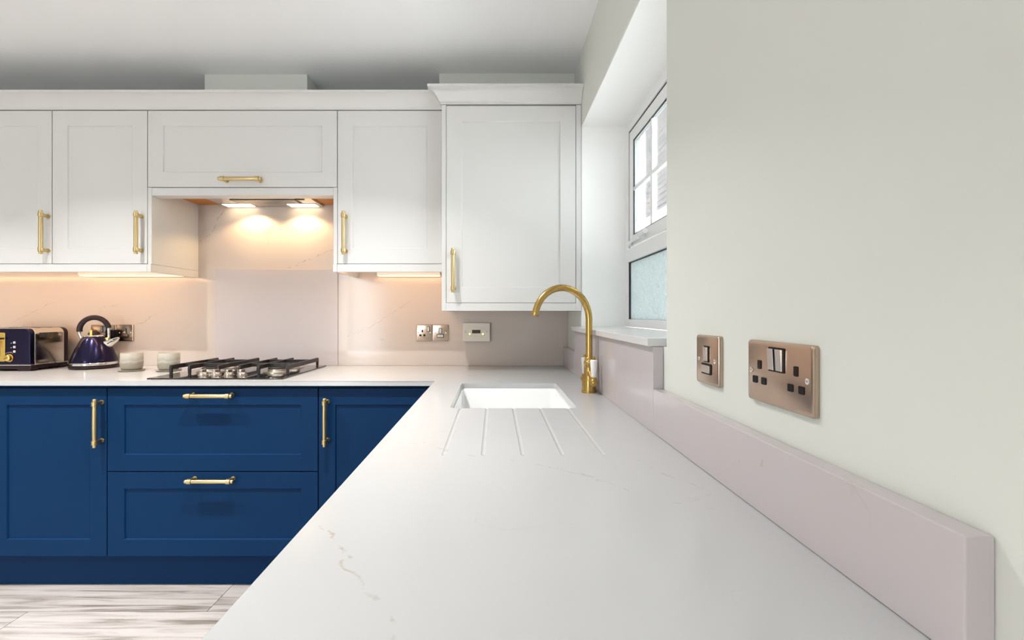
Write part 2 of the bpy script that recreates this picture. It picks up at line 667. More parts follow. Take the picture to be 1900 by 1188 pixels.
struct('ceiling', B((XL - 0.1, XR + 0.3, YF - 0.1, YB + 0.1, ZC, ZC + 0.1)), M_ceil)
struct('wall_back', B((XL - 0.1, XR + 0.3, YB, YB + 0.1, 0, ZC)), M_wall)
struct('wall_left', B((XL - 0.1, XL, YF, YB, 0, ZC)), M_wall)
wt = 0.24
struct('wall_right', B((XR, XR + wt, YF, W_Y0, 0, ZC), (XR, XR + wt, W_Y1, YB, 0, ZC),
                       (XR, XR + wt, W_Y0, W_Y1, 0, W_Z0), (XR, XR + wt, W_Y0, W_Y1, W_Z1, ZC)), M_wall, smooth=0)
# white plaster lining of the window recess
struct('trim_1', B((XR + 0.002, 0.605, W_Y1 - 0.004, W_Y1, W_Z0 + 0.02, W_Z1), (XR + 0.002, 0.605, W_Y0, W_Y0 + 0.004, W_Z0 + 0.02, W_Z1),
                   (XR + 0.002, 0.605, W_Y0 + 0.004, W_Y1 - 0.004, W_Z1 - 0.004, W_Z1)), M_reveal, smooth=0)
# wall behind the camera with an unseen opening added to let in daylight
struct('wall_front', B((XL, -2.75, YF - 0.15, YF, 0, ZC), (-2.05, XR, YF - 0.15, YF, 0, ZC), (-2.75, -2.05, YF - 0.15, YF, 2.15, ZC)), M_wall, smooth=0)
d1 = thing('added_door_1', None, None, (-2.4, YF - 0.04, 0))  # unseen door, added with its opening as a daylight source
tag(d1, kind='structure')
obj('added_door_frame', B((-0.35, -0.30, -0.04, 0.03, 0, 2.15), (0.30, 0.35, -0.04, 0.03, 0, 2.15), (-0.30, 0.30, -0.04, 0.03, 2.09, 2.15),
                    (-0.30, 0.30, -0.04, 0.03, 0, 0.05)), M_upvc, d1)
# boxed-in ducts above the cabinets
struct('trim_2', B((-1.475, -0.955, 2.31, YB, 2.17, ZC)), M_wall, smooth=0)
struct('trim_3', B((-0.283, XR, 2.30, YB, 2.17, ZC)), M_wall, smooth=0)

# window: fixed obscure light below, top-hung sash with glazing bars above
wx0, wx1 = 0.605, 0.640
win = thing('window_1', None, None, (0.64, (W_Y0 + W_Y1) / 2, W_Z0 + 0.02))
tag(win, kind='structure')
fy0, fy1, fz0, fz1 = W_Y0, W_Y1, 1.125, W_Z1
TZ0, TZ1 = 1.418, 1.478
obj('window_frame', B((wx0, wx1, fy1 - 0.045, fy1, fz0, fz1), (wx0, wx1, fy0, fy0 + 0.045, fz0, fz1),
                      (wx0, wx1, fy0 + 0.045, fy1 - 0.045, fz1 - 0.045, fz1), (wx0, wx1, fy0 + 0.045, fy1 - 0.045, fz0, fz0 + 0.035)), M_upvc, win, world=True, bevel=0.003)
obj('transom', B((wx0 - 0.006, wx1, fy0 + 0.045, fy1 - 0.045, TZ0, TZ1)), M_upvc, win, world=True, bevel=0.004)
sy0, sy1, sz0, sz1 = fy0 + 0.052, fy1 - 0.052, TZ1 + 0.006, fz1 - 0.052
sash = obj('sash', B((wx0 + 0.004, wx1 - 0.004, sy1 - 0.05, sy1, sz0, sz1), (wx0 + 0.004, wx1 - 0.004, sy0, sy0 + 0.05, sz0, sz1),
                     (wx0 + 0.004, wx1 - 0.004, sy0 + 0.05, sy1 - 0.05, sz1 - 0.05, sz1), (wx0 + 0.004, wx1 - 0.004, sy0 + 0.05, sy1 - 0.05, sz0, sz0 + 0.05)), M_upvc, win, world=True, bevel=0.004)
g = 0.0045
obj('gasket', B((wx0 + 0.006, wx1, sy1, sy1 + 0.007, sz0, sz1 + 0.007), (wx0 + 0.006, wx1, sy0 - 0.007, sy1 + 0.007, sz1, sz1 + 0.007),
                (wx0 + 0.006, wx1, sy0 - 0.007, sy0, sz0, sz1)), M_gasket, win, world=True)
gy0, gy1, gz0, gz1 = sy0 + 0.05, sy1 - 0.05, sz0 + 0.05, sz1 - 0.05
ga, gb = wx0 + 0.012, wx0 + 0.016        # the glass
obj('gasket', B((wx0 + 0.007, ga, gy1 - g, gy1, gz0, gz1), (wx0 + 0.007, ga, gy0, gy0 + g, gz0, gz1),
                (wx0 + 0.007, ga, gy0, gy1, gz1 - g, gz1), (wx0 + 0.007, ga, gy0, gy1, gz0, gz0 + 0.003)), M_gasket, sash, world=True)
bars = (1.790, 1.565, 1.340)
for yb in bars:
    obj('glazing_bar', B((wx0 + 0.0075, gb + 0.001, yb - 0.008, yb + 0.008, gz0, gz1)), M_upvc, sash, world=True, bevel=0.002)
obj('glazing_bar', B((wx0 + 0.0070, gb + 0.0015, gy0, gy1, 1.738 - 0.008, 1.738 + 0.008)), M_upvc, sash, world=True, bevel=0.002)
ys = [gy0] + sorted(bars) + [gy1]
for a, b2 in zip(ys, ys[1:]):
    for za, zb in ((gz0, 1.738), (1.738, gz1)):
        obj('pane', B((ga, gb, a, b2, za, zb)), M_pane, sash, world=True)
ly0, ly1, lz0, lz1 = fy0 + 0.045, fy1 - 0.045, fz0 + 0.035, TZ0
obj('gasket', B((wx0 + 0.004, wx0 + 0.012, ly1 - 0.006, ly1, lz0, lz1), (wx0 + 0.004, wx0 + 0.012, ly0, ly1, lz1 - 0.003, lz1)), M_gasket, win, world=True)
obj('pane', B((wx0 + 0.012, wx0 + 0.018, ly0, ly1, lz0, lz1)), M_frost, win, world=True)
hb = bmesh.new()
add_box(hb, wx0 - 0.006, wx0 + 0.003, 1.845, 1.875, 1.494, 1.522)
add_tube(hb, [(wx0 - 0.004, 1.86, 1.508), (wx0 - 0.020, 1.855, 1.508), (wx0 - 0.024, 1.84, 1.508), (wx0 - 0.024, 1.80, 1.507), (wx0 - 0.024, 1.765, 1.507)], [0.008, 0.009, 0.009, 0.0085, 0.0105], 10)
obj('window_catch', hb, M_upvc, win, world=True)
obj('casement_stay', tube([(wx0 - 0.010, 2.02, 1.500), (wx0 - 0.010, 1.97, 1.500), (wx0 - 0.010, 1.90, 1.502)], [0.008, 0.006, 0.006], 10), M_upvc, win, world=True)
obj('window_catch', B((wx0 - 0.012, wx0 + 0.003, 2.02, 2.045, 1.490, 1.510)), M_upvc, win, world=True, bevel=0.004)

# window sill: two pieces of quartz meeting beside the tap, over the tall splash panels
sill = thing('window_sill', 'pale quartz window sill ledge behind the brass tap', 'window sill', (0.48, 1.64, W_Z0))
SX = 0.362
for a, b2 in ((1.084, 1.641), (1.643, 2.16)):
    bm = bmesh.new()
    hi = 2.116 if b2 > 2 else b2
    lo = 1.066 if a < 1.2 else a
    pts = [(SX, a), (XR - 0.001, a)]
    if a < 1.2: pts += [(XR - 0.001, a), (XR + 0.001, a), (0.606, a)][1:]
    else: pts += [(0.606, a)]
    pts += [(0.606, hi), (XR - 0.001, hi)]
    if b2 > hi: pts += [(XR - 0.001, b2)]
    pts += [(SX, b2)]
    cl = []
    for p in pts:
        if not cl or (Vector(p) - Vector(cl[-1])).length > 0.0005: cl.append(p)
    add_prism(bm, cl, 1.105, 1.125, 'z')
    obj('sill_slab', bm, Q_sill, sill, world=True, bevel=0.002)

# outside: neighbouring house
nb = thing('neighbouring_house', 'pale brick and white rendered house seen through the kitchen window', 'building', (2.3, 6.5, 0))
obj('wall', B((2.205, 2.5, 0.5, 12, -0.2, 6.0)), M_grout, nb, world=True, smooth=0)
obj('render_coat', B((2.165, 2.205, 0.5, 12, -0.2, 2.47)), M_render, nb, world=True, smooth=0)
obj('string_course', B((2.14, 2.205, 0.5, 12, 2.47, 2.55)), M_render, nb, world=True, smooth=0)
obj('corner_pilaster', B((2.165, 2.205, 6.60, 7.6, 2.55, 6.0)), M_render, nb, world=True, smooth=0)
obj('downpipe', lathe([(0.045, 2.56), (0.045, 6.0)], 14, (2.10, 6.75, 0)), M_upvc, nb, world=True)
bme = None
for c in range(27):
    z0 = 2.555 + c * 0.075
    for k in range(10):
        y0 = 4.90 + k * 0.225 + (0.1125 if c % 2 else 0)
        if bme is None:
            o = obj('brick', B((-0.02, 0.01, 0, 0.215, 0, 0.065)), M_brick, nb, smooth=0)
            bme = o.data
        else:
            o = link('brick', bme, nb)
        o.location = Vector((2.205 - rnd.uniform(0, 0.004), y0, z0)) - nb.location
struct('ground', B((0.64, 2.2, -2, 13, -0.3, -0.2)), M_grout, smooth=0)

# ------------------------------------------------------------------ cabinet parts
FW = 0.071


def handle_mesh(L=0.203):
    """bar handle along z, centre at origin, door face at y=0, bar stands off towards -y"""
    bm = bmesh.new()
    so = 0.036
    h = L / 2
    # bar, softly square with 12 sides, then collars and posts
    add_lathe(bm, [(0.0060, -h + 0.012), (0.0086, -h + 0.030), (0.0092, 0), (0.0086, h - 0.030), (0.0060, h - 0.012)], 10, (0, -so, 0))
    for s in (-1, 1):
        z = s * (h - 0.020)
        add_lathe(bm, [(0.0080, -0.010), (0.0112, -0.0085), (0.0112, 0.0085), (0.0080, 0.010)], 14, (0, -so, z))
        add_lathe(bm, [(0.0060, 0.0), (0.0078, 0.003), (0.0084, 0.011), (0.0070, 0.013)] if s > 0 else [(0.0070, -0.013), (0.0084, -0.011), (0.0078, -0.003), (0.0060, 0.0)], 12, (0, -so, s * (h - 0.013)))
        add_box(bm, -0.0065, 0.0065, -so, -0.003, z - 0.0075, z + 0.0075)
        add_lathe(bm, [(0.0095, -0.004), (0.0105, -0.002), (0.0105, 0.0)], 14, (0, 0, z), 'y')
    return bm


_h = obj('handle', handle_mesh(), M_brass)
HANDLE = _h.data
bpy.data.objects.remove(_h)


def door_mesh(w, h, t=0.02, fw=FW, rec=0.006, ch=0.003):
    """shaker frame: origin at the lower left of the back face, front towards -y"""
    bm = bmesh.new()

    def ring(d, y):
        return [bm.verts.new(p) for p in ((d, y, d), (w - d, y, d), (w - d, y, h - d), (d, y, h - d))]
    a = ring(0, 0)
    b = ring(0, -t)
    c = ring(fw, -t)
    d = ring(fw + ch, -t + rec)
    e = ring(fw + ch, 0)
    for u, v in ((a, b), (b, c), (c, d), (d, e), (e, a)):
        for i in range(4):
            bm.faces.new([u[i], u[(i + 1) % 4], v[(i + 1) % 4], v[i]])
    return bm


def add_door(par, name, x0, x1, z0, z1, yb, m, handle, t=0.02, gap=0.0018):
    """handle = (x, z, horizontal) in the parent's frame, or None; door stands on plane y=yb and faces -y"""
    w, h = x1 - x0 - 2 * gap, z1 - z0 - 2 * gap
    d = obj(name, door_mesh(w, h, t), m, par, bevel=0.0012, smooth=0)
    d.location = (x0 + gap, yb, z0 + gap)
    i = FW + 0.002
    obj('panel', B((i, w - i, -t + 0.006, -0.002, i, h - i)), m, d, smooth=0)
    if handle:
        hx, hz, hor = handle
        o = link('handle', HANDLE, d)
        o.location = (hx - x0 - gap, -t, hz - z0 - gap)
        if hor: o.rotation_euler = (0, R(90), 0)
    return d


D1 = 2.167       # front of wall doors
D0 = 1.943       # front of base doors
WZ0, WZ1 = 1.384, 2.154


def xz(px, d): return (px - VX) * d / F
def zz(py, d): return CZ - (py - VY) * d / F


def wall_cab(name, label, x0, x1, z0, z1, front, doors, extra=None):
    """carcass with a bottom recess behind the pelmet; local frame at the base centre"""
    cx = (x0 + x1) / 2
    t = thing(name, label, 'cabinet', (cx, YS, z0))
    yb = front + 0.02 - YS
    t18 = 0.018
    obj('carcass', B((x0 - cx, x0 - cx + t18, yb + 0.001, -0.001, 0, z1 - z0), (x1 - cx - t18, x1 - cx, yb + 0.001, -0.001, 0, z1 - z0),
                     (x0 - cx + t18, x1 - cx - t18, yb + 0.001, -0.001, 0.0, t18), (x0 - cx + t18, x1 - cx - t18, yb + 0.001, -0.001, z1 - z0 - t18, z1 - z0),
                     (x0 - cx + t18, x1 - cx - t18, -0.010, -0.001, t18, z1 - z0 - t18)), M_carc, t, smooth=0)
    for (a, b2, za, zb, hd) in doors:
        add_door(t, 'door', a - cx, b2 - cx, za - z0, zb - z0, yb, M_white, None if hd is None else (hd[0] - cx, hd[1] - z0, hd[2]))
    return t


xA0, xA1, xB1, xH1, xC1 = -2.565, -2.1105, -1.656, -0.7523, -0.252
DZ0 = 1.422
hzc = zz(431, D1 - 0.036)
wall_cab('wall_cabinet', 'white shaker wall cabinet above the toaster, cut by the left picture edge', xA0 - 0.0, xA1, DZ0 + 0.002, WZ1, D1,
         [(xA0, xA1, DZ0, WZ1, (xz(75.5, D1 - 0.036), hzc, False))])
wall_cab('wall_cabinet', 'white shaker wall cabinet above the kettle, left of the cooker hood', xA1, xB1, DZ0 + 0.002, WZ1, D1,
         [(xA1, xB1, DZ0, WZ1, (xz(252, D1 - 0.036), hzc, False))])
HZ = 1.787
wall_cab('wall_cabinet', 'white lift-up wall cabinet with horizontal handle above the hob', xB1, xH1, HZ + 0.002, WZ1, D1,
         [(xB1, xH1, HZ, WZ1, (xz(444.5, D1 - 0.036), zz(331.5, D1 - 0.036), True))])
wall_cab('wall_cabinet', 'white shaker wall cabinet between the cooker hood and the taller boiler cabinet', xH1, xC1, DZ0 + 0.002, WZ1, D1,
         [(xH1, xC1, DZ0, WZ1, (xz(637, D1 - 0.036), zz(432, D1 - 0.036), False))])
wall_cab('wall_cabinet', 'white shaker wall cabinet beyond the left picture edge', xA0 - 0.6, xA0, DZ0 + 0.002, WZ1, D1,
         [(xA0 - 0.6, xA0, DZ0, WZ1, (xA0 - 0.56, hzc, False))])
# end panels and pelmets
ep = thing('end_panel', 'white end panel closing the cabinet left of the hob recess', 'panel', (xB1 + 0.009, YS, WZ0))
obj('upper_board', B((xB1 + 0.0005, xB1 + 0.019, D1 + 0.001, YS - 0.0005, DZ0, HZ)), M_white, ep, world=True, bevel=0.001)
obj('lower_board', B((xB1 + 0.0005, xB1 + 0.019, D1 - 0.004, YS - 0.0005, WZ0, DZ0 - 0.001)), M_white, ep, world=True, bevel=0.001)
ep = thing('end_panel', 'white end panel closing the cabinet right of the hob recess', 'panel', (xH1 - 0.009, YS, WZ0))
obj('upper_board', B((xH1 - 0.019, xH1 - 0.0005, D1 + 0.001, YS - 0.0005, DZ0, HZ)), M_white, ep, world=True, bevel=0.001)
obj('lower_board', B((xH1 - 0.019, xH1 - 0.0005, D1 - 0.004, YS - 0.0005, WZ0, DZ0 - 0.001)), M_white, ep, world=True, bevel=0.001)


def board(name, label, cat, b, m, bevel=0.0015):
    o = obj(name, B(tuple(q - c for q, c in zip(b, (b[0], b[0], b[2], b[2], b[4], b[4])))), m, bevel=bevel)
    o.location = (b[0], b[2], b[4])
    return tag(o, label, cat)


board('pelmet', 'white pelmet rail under the wall cabinets above toaster and kettle', 'pelmet', (xA0 - 0.6, xB1, D1 - 0.004, D1 + 0.016, WZ0, DZ0 - 0.001), M_white)
board('pelmet', 'white pelmet rail under the wall cabinet right of the hob', 'pelmet', (xH1, xC1, D1 - 0.004, D1 + 0.016, WZ0, DZ0 - 0.001), M_white)
board('pelmet', 'white board under the lift-up door above the cooker hood lights', 'pelmet', (xB1 + 0.0195, xH1 - 0.0195, D1 + 0.002, D1 + 0.064, 1.749, HZ - 0.001), M_white)

# boiler cabinet: deeper, longer, with side panels
D3 = 2.11
bx0, bx1 = xz(819.5, D3), 0.3985
bz0, bz1 = zz(577, D3), 2.154
bc = thing('wall_cabinet', 'tall white shaker wall cabinet beside the window, hanging lower than the others', 'cabinet', (0.07, YS, bz0))
obj('side_panel', B((bx0, bx0 + 0.02, D3, YS - 0.0005, bz0, bz1)), M_white, bc, world=True, bevel=0.001)
obj('side_panel', B((bx1 - 0.024, bx1, D3, YS - 0.0005, bz0, bz1)), M_white, bc, world=True, bevel=0.001)
obj('bottom_rail', B((bx0 + 0.02, bx1 - 0.024, D3 + 0.0005, D3 + 0.02, bz0, zz(562.5, D3))), M_white, bc, world=True, bevel=0.001)
obj('carcass', B((bx0 + 0.02, bx1 - 0.024, D3 + 0.0225, YS - 0.0005, bz0 + 0.02, bz1)), M_carc, bc, world=True, smooth=0)
add_door(bc, 'door', bx0 + 0.02 - 0.07, bx1 - 0.024 - 0.07, zz(562.5, D3) - bz0, bz1 - 0.002 - bz0, D3 + 0.021 - YS, M_white,
         (xz(840.5, D3 - 0.036) - 0.07, zz(501.5, D3 - 0.036) - bz0, False))

# cornices
CP = [(-0.02, 2.156), (0.004, 2.156), (0.004, 2.160), (0.008, 2.162), (0.012, 2.170), (0.019, 2.183), (0.030, 2.197), (0.043, 2.207), (0.053, 2.211), (0.058, 2.212), (0.058, 2.2235), (-0.02, 2.2235)]
o = obj('cornice', sweep([(xA0 - 0.6, D1), (bx0 - 0.001, D1)], CP), M_white, smooth=50)
tag(o, 'long white cornice moulding along the tops of the hob wall cabinets', 'cornice')
o = obj('cornice', sweep([(bx0, 2.34), (bx0, D3), (XR - 0.001, D3)], CP), M_white, smooth=50)
tag(o, 'white cornice moulding with returned corner on the tall cabinet beside the window', 'cornice')

# ------------------------------------------------------------------ base cabinets
BZ0, BZ1 = 0.147, 0.868
CARC_F = D0 + 0.02


def base_cab(name, label, x0, x1, fronts):
    cx = (x0 + x1) / 2
    t = thing(name, label, 'cabinet', (cx, CARC_F, BZ0))
    obj('carcass', B((x0 + 0.0005, x1 - 0.0005, CARC_F + 0.0005, YS - 0.02, BZ0, 0.8795)), M_blue, t, world=True, smooth=0)
    for (nm, a, b2, za, zb, hd) in fronts:
        add_door(t, nm, a - cx, b2 - cx, za - BZ0, zb - BZ0, 0, M_blue, None if hd is None else (hd[0] - cx, hd[1] - BZ0, hd[2]), gap=0.002)
    return t


x1, x2 = -1.6575, -0.756
hd0 = D0 - 0.036
base_cab('base_cabinet', 'navy shaker base cabinet under toaster and kettle, vertical brass handle', x1 - 0.502, x1, [('door', x1 - 0.502, x1, BZ0, BZ1, (xz(175.5, hd0), zz(786, hd0), False))])
ZS = zz(875.5, D0)
base_cab('drawer_cabinet', 'wide navy two-drawer base cabinet under the gas hob', x1, x2,
         [('drawer', x1, x2, ZS, BZ1, (xz(385.5, hd0), zz(735.5, hd0), True)), ('drawer', x1, x2, BZ0, ZS, (xz(387.5, hd0), zz(894, hd0), True))])
base_cab('base_cabinet', 'navy shaker corner base cabinet partly hidden by the near worktop', x2, -0.235, [('door', x2, -0.262, BZ0, BZ1, (xz(602, hd0), zz(784.5, hd0), False))])
base_cab('base_cabinet', 'navy shaker base cabinet beyond the left picture edge', x1 - 1.104, x1 - 0.502, [('door', x1 - 1.104, x1 - 0.502, BZ0, BZ1, None)])
board('plinth', 'navy plinth board under the base cabinets along the hob wall', 'plinth', (x1 - 1.1, -0.19, 1.992, 2.010, 0.001, BZ0 - 0.001), M_blue_dark, 0.001)

# run under the near worktop, fronts facing the room (-x)
RX = -0.235
ry = [0.39, 1.052, 1.93]
labs = ['navy shaker base cabinet under the near end of the worktop', 'navy shaker sink base cabinet under the draining grooves']
for i, (a, b2) in enumerate(zip(ry, ry[1:])):
    t = thing('base_cabinet', labs[i], 'cabinet', (RX + 0.02, b2, BZ0), R(-90))
    wd = b2 - a
    # local x runs towards -y (world), local y towards +x
    top = 0.8795 - BZ0 if i == 0 else 0.655 - BZ0
    obj('carcass', B((0.0005, wd - 0.0005, 0.0005, XR - RX - 0.06, 0, top)), M_blue, t, smooth=0)
    if i == 1:
        obj('top_rail', B((0.0005, wd - 0.0005, 0.0005, 0.018, top, 0.8795 - BZ0)), M_blue, t, smooth=0)
        add_door(t, 'door', 0.0, wd / 2, 0, BZ1 - BZ0, 0, M_blue, (wd / 2 - 0.04, 0.6, False), gap=0.002)
        add_door(t, 'door', wd / 2, wd, 0, BZ1 - BZ0, 0, M_blue, (wd / 2 + 0.04, 0.6, False), gap=0.002)
    else:
        add_door(t, 'door', 0.0, wd, 0, BZ1 - BZ0, 0, M_blue, (0.04, 0.6, False), gap=0.002)
board('plinth', 'navy plinth board under the near worktop run', 'plinth', (-0.185, -0.167, 0.40, 1.99, 0.001, BZ0 - 0.001), M_blue_dark, 0.001)

# ------------------------------------------------------------------ worktop
WX0, WYF = -0.2546, 1.923
UX = 0.3745                       # face of the upstand
END = 0.363
wk = thing('worktop', 'L-shaped polished white quartz worktop with fine grey veins', 'worktop', (-0.25, 1.923, 0.88))
_sb = prism([(x1 - 1.12, WYF), (WX0, WYF), (WX0, END), (XR - 0.0005, END), (XR - 0.0005, YS - 0.0005), (x1 - 1.12, YS - 0.0005)], 0.88, 0.90, 'z')
bmesh.ops.bevel(_sb, geom=[e for e in _sb.edges if abs(e.verts[0].co.z - e.verts[1].co.z) < 1e-6], offset=0.0015, segments=2, profile=0.5, affect='EDGES')
slab = obj('slab', _sb, Q_top, wk, world=True, smooth=0)
SK = (-0.137, 0.247, 1.366, 1.863)


def cutter(bm):
    me = bpy.data.meshes.new('cut')
    bmesh.ops.recalc_face_normals(bm, faces=bm.faces)
    bm.to_mesh(me)
    bm.free()
    o = bpy.data.objects.new('cut', me)
    COL.objects.link(o)
    return o


cuts = [cutter(prism(rrect(SK[0], SK[1], SK[2], SK[3], 0.022, 6), 0.80, 0.95, 'z'))]
for gx in (-0.104, -0.025, 0.055, 0.135, 0.2175):
    bm = bmesh.new()
    # a round-bottomed groove, falling slightly towards the bowl
    add_tube(bm, [(gx, 0.905, 0.9075), (gx, 0.915, 0.9058), (gx, 1.10, 0.9055), (gx, 1.335, 0.9050), (gx, 1.375, 0.9050)], 0.0072, 28)
    cuts.append(cutter(bm))
for c in cuts:
    md = slab.modifiers.new('cut', 'BOOLEAN')
    md.operation = 'DIFFERENCE'
    md.solver = 'EXACT'
    md.object = c
bpy.context.view_layer.update()
dg = bpy.context.evaluated_depsgraph_get()
me = bpy.data.meshes.new_from_object(slab.evaluated_get(dg))
slab.modifiers.clear()
slab.data = me
for c in cuts: bpy.data.objects.remove(c)
for p in me.polygons: p.use_smooth = False
obj('joint', B((SK[1] + 0.02, UX - 0.001, 1.774, 1.7752, 0.8995, 0.90025)), M_seam, wk, world=True, smooth=0)

# sink bowl hung below the cut-out
sk = thing('sink', 'white ceramic undermount sink bowl let into the quartz worktop', 'sink', ((SK[0] + SK[1]) / 2, (SK[2] + SK[3]) / 2, 0.66))
bm = bmesh.new()


def loop(d, z, r): return [bm.verts.new((x, y, z)) for x, y in rrect(SK[0] - d, SK[1] + d, SK[2] - d, SK[3] + d, r, 6)]


ls = [loop(0.025, 0.879, 0.03), loop(-0.000, 0.879, 0.024), loop(-0.004, 0.874, 0.026), loop(-0.010, 0.72, 0.03), loop(-0.022, 0.692, 0.035), loop(-0.05, 0.682, 0.04), loop(-0.14, 0.679, 0.03),
      ]
ou = [loop(0.025, 0.872, 0.03), loop(0.012, 0.864, 0.03), loop(0.006, 0.70, 0.03), loop(-0.02, 0.668, 0.03)]
for seq in (ls, ou):
    for u, v in zip(seq, seq[1:]):
        for i in range(len(u)):
            bm.faces.new([u[i], u[(i + 1) % len(u)], v[(i + 1) % len(u)], v[i]])
u, v = ls[0], ou[0]
for i in range(len(u)):
    bm.faces.new([u[i], u[(i + 1) % len(u)], v[(i + 1) % len(u)], v[i]])
bm.faces.new(ls[-1])
bm.faces.new(ou[-1])
obj('bowl', bm, M_sink, sk, world=True, smooth=50)
obj('drain', lathe([(0.045, 0.6795), (0.045, 0.6815), (0.036, 0.682), (0.030, 0.680), (0.012, 0.6805)], 24, ((SK[0] + SK[1]) / 2, (SK[2] + SK[3]) / 2, 0)), M_chrome, sk, world=True)

# splashback, hob panel, upstands
sp = thing('splashback', 'pale veined quartz splashback covering the hob wall', 'splashback', (-1.6, YS + 0.01, 0.90))
obj('slab', B((x1 - 1.12, XR - 0.001, YS, YB - 0.0005, 0.9005, 1.80)), Q_splash, sp, world=True, smooth=0)
hp = obj('hob_panel', B((-0.335, 0.335, -0.008, -0.0003, 0, 0.528)), Q_panel, bevel=0.001)
hp.location = (xz(513.5, 2.503), YS, 0.9005)
tag(hp, 'paler polished rectangular panel fixed to the splashback behind the hob', 'splashback')
up = thing('upstand', 'low quartz upstand along the right wall below the brushed sockets', 'upstand', (0.387, 0.75, 0.90))
obj('slab', B((UX, XR - 0.0005, END, 1.080, 0.9003, 1.004)), Q_up, up, world=True, bevel=0.002)
up = thing('splash_panel', 'tall quartz splash panel below the window sill behind the tap', 'splashback', (0.387, 1.62, 0.90))
obj('slab', B((UX, XR - 0.0005, 1.081, 1.6415, 0.9003, 1.1045)), Q_up, up, world=True, bevel=0.0015)
obj('slab', B((UX, XR - 0.0005, 1.6430, 2.155, 0.9003, 1.1045)), Q_up, up, world=True, bevel=0.0015)
up = thing('upstand', 'short quartz upstand in the corner beyond the window sill', 'upstand', (0.387, 2.33, 0.90))
obj('slab', B((UX, XR - 0.0005, 2.1555, YS - 0.0005, 0.9003, 1.004)), Q_up, up, world=True, bevel=0.0015)

# ------------------------------------------------------------------ cooker hood, under-cabinet lights
hd = thing('cooker_hood', 'built-in steel cooker hood with two lit lamps above the hob', 'cooker hood', (-1.215, 2.38, 1.78))
for a, b2 in ((xB1 + 0.0195, -1.485), (-0.945, xH1 - 0.0195)):
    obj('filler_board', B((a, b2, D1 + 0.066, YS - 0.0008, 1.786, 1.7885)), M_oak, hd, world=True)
obj('canopy', B((-1.4845, -0.9455, D1 + 0.066, YS - 0.003, 1.775, 1.7885)), M_soffit, hd, world=True, bevel=0.002)
obj('front_trim', B((-1.47, -0.96, D1 + 0.10, D1 + 0.145, 1.771, 1.7748)), M_steel, hd, world=True, bevel=0.001)
obj('grease_filter', B((-1.37, -1.03, 2.345, 2.425, 1.772, 1.7748)), M_dark, hd, world=True)
for i in range(14):
    yy = 2.347 + i * 0.0056
    obj('filter_slat', B((-1.365, -1.035, yy, yy + 0.0036, 1.7705, 1.7722)), M_steel, hd, world=True)
obj('switch', B((-1.03, -0.985, 2.335, 2.352, 1.7715, 1.7748)), M_black, hd, world=True, bevel=0.001)
LX = (xz(443, 2.465), xz(562, 2.465))
for lx in LX:
    obj('lamp_frame', B((lx - 0.085, lx + 0.085, 2.43, 2.500, 1.7730, 1.7748)), M_steel, hd, world=True, bevel=0.001)
    obj('lamp_lens', B((lx - 0.075, lx + 0.075, 2.438, 2.495, 1.7712, 1.7729)), M_lens, hd, world=True, bevel=0.001)
for lx in (xz(467, 2.45), xz(560, 2.45)):
    l = bpy.data.lights.new('hood_spot', 'SPOT')
    l.energy = 4.0
    l.color = (1.0, 0.64, 0.31)
    l.spot_size = R(134)
    l.spot_blend = 0.35
    l.shadow_soft_size = 0.012
    o = bpy.data.objects.new('hood_spot', l)
    COL.objects.link(o)
    o.location = (lx, 2.43, 1.765)
    o.rotation_euler = (0, 0, 0)

for i, (a, b2, lab, pw) in enumerate(((xz(155, 2.48), xz(340, 2.48), 'warm under-cabinet light bar above the kettle', 1.7),
                                  (xz(702, 2.48), xz(818, 2.48), 'warm under-cabinet light bar above the twin sockets', 0))):
    t = thing('light_bar', lab, 'lamp', ((a + b2) / 2, 2.47, 1.388))
    obj('housing', B((a, b2, 2.445, 2.495, 1.394, 1.4235)), M_carc, t, world=True, bevel=0.002)
    obj('diffuser', B((a + 0.004, b2 - 0.004, 2.449, 2.491, 1.3885, 1.3939)), M_strip, t, world=True, bevel=0.001)

# warm LED strips fixed behind the pelmets, shining back at the splashback
for a, b2, lab, pw in ((xA0 - 0.55, xB1 - 0.02, 'warm LED strip behind the pelmet above toaster and kettle', 2.6), (xH1 + 0.02, xC1 - 0.02, 'warm LED strip behind the pelmet right of the hob', 0.85)):
    t = thing('led_strip', lab, 'lamp', ((a + b2) / 2, 2.20, 1.40))
    obj('channel', B((a, b2, 2.1855, 2.205, 1.410, 1.4235)), M_steel, t, world=True)
    obj('diffuser', B((a, b2, 2.187, 2.204, 1.4075, 1.4098)), M_strip, t, world=True)
    area_light('bar_glow', ((a + b2) / 2, 2.198, 1.4055), (R(32), 0, 0), b2 - a, 0.012, pw, (1.0, 0.58, 0.28))

# ceiling downlights (above the top of the frame)
for i, (x, y) in enumerate(((-1.76, 1.30), (-0.66, 1.30), (-2.86, 1.30), (-1.76, -0.05), (-0.8, -0.6), (-2.86, -0.05), (-1.76, -1.45), (-0.66, -1.9), (-2.86, -1.45))):
    t = thing('downlight', 'recessed round ceiling downlight in front of the cabinets', 'lamp', (x, y, ZC), group='ceiling downlights')
    obj('bezel', lathe([(0.044, -0.0005), (0.044, -0.006), (0.040, -0.008), (0.032, -0.006), (0.032, -0.0005)], 28), M_steel, t)
    obj('lens', lathe([(0.0315, -0.0008), (0.0315, -0.003), (0.0001, -0.0035)], 24), M_dl, t)
    area_light('downlight_beam', (x, y, ZC - 0.010), (0, 0, 0), 0.032, 0.032, 12.0 if y > 1 else 9.5, (1.0, 0.985, 0.965), True, 108)

# ------------------------------------------------------------------ sockets and switches
PL_T = 0.008


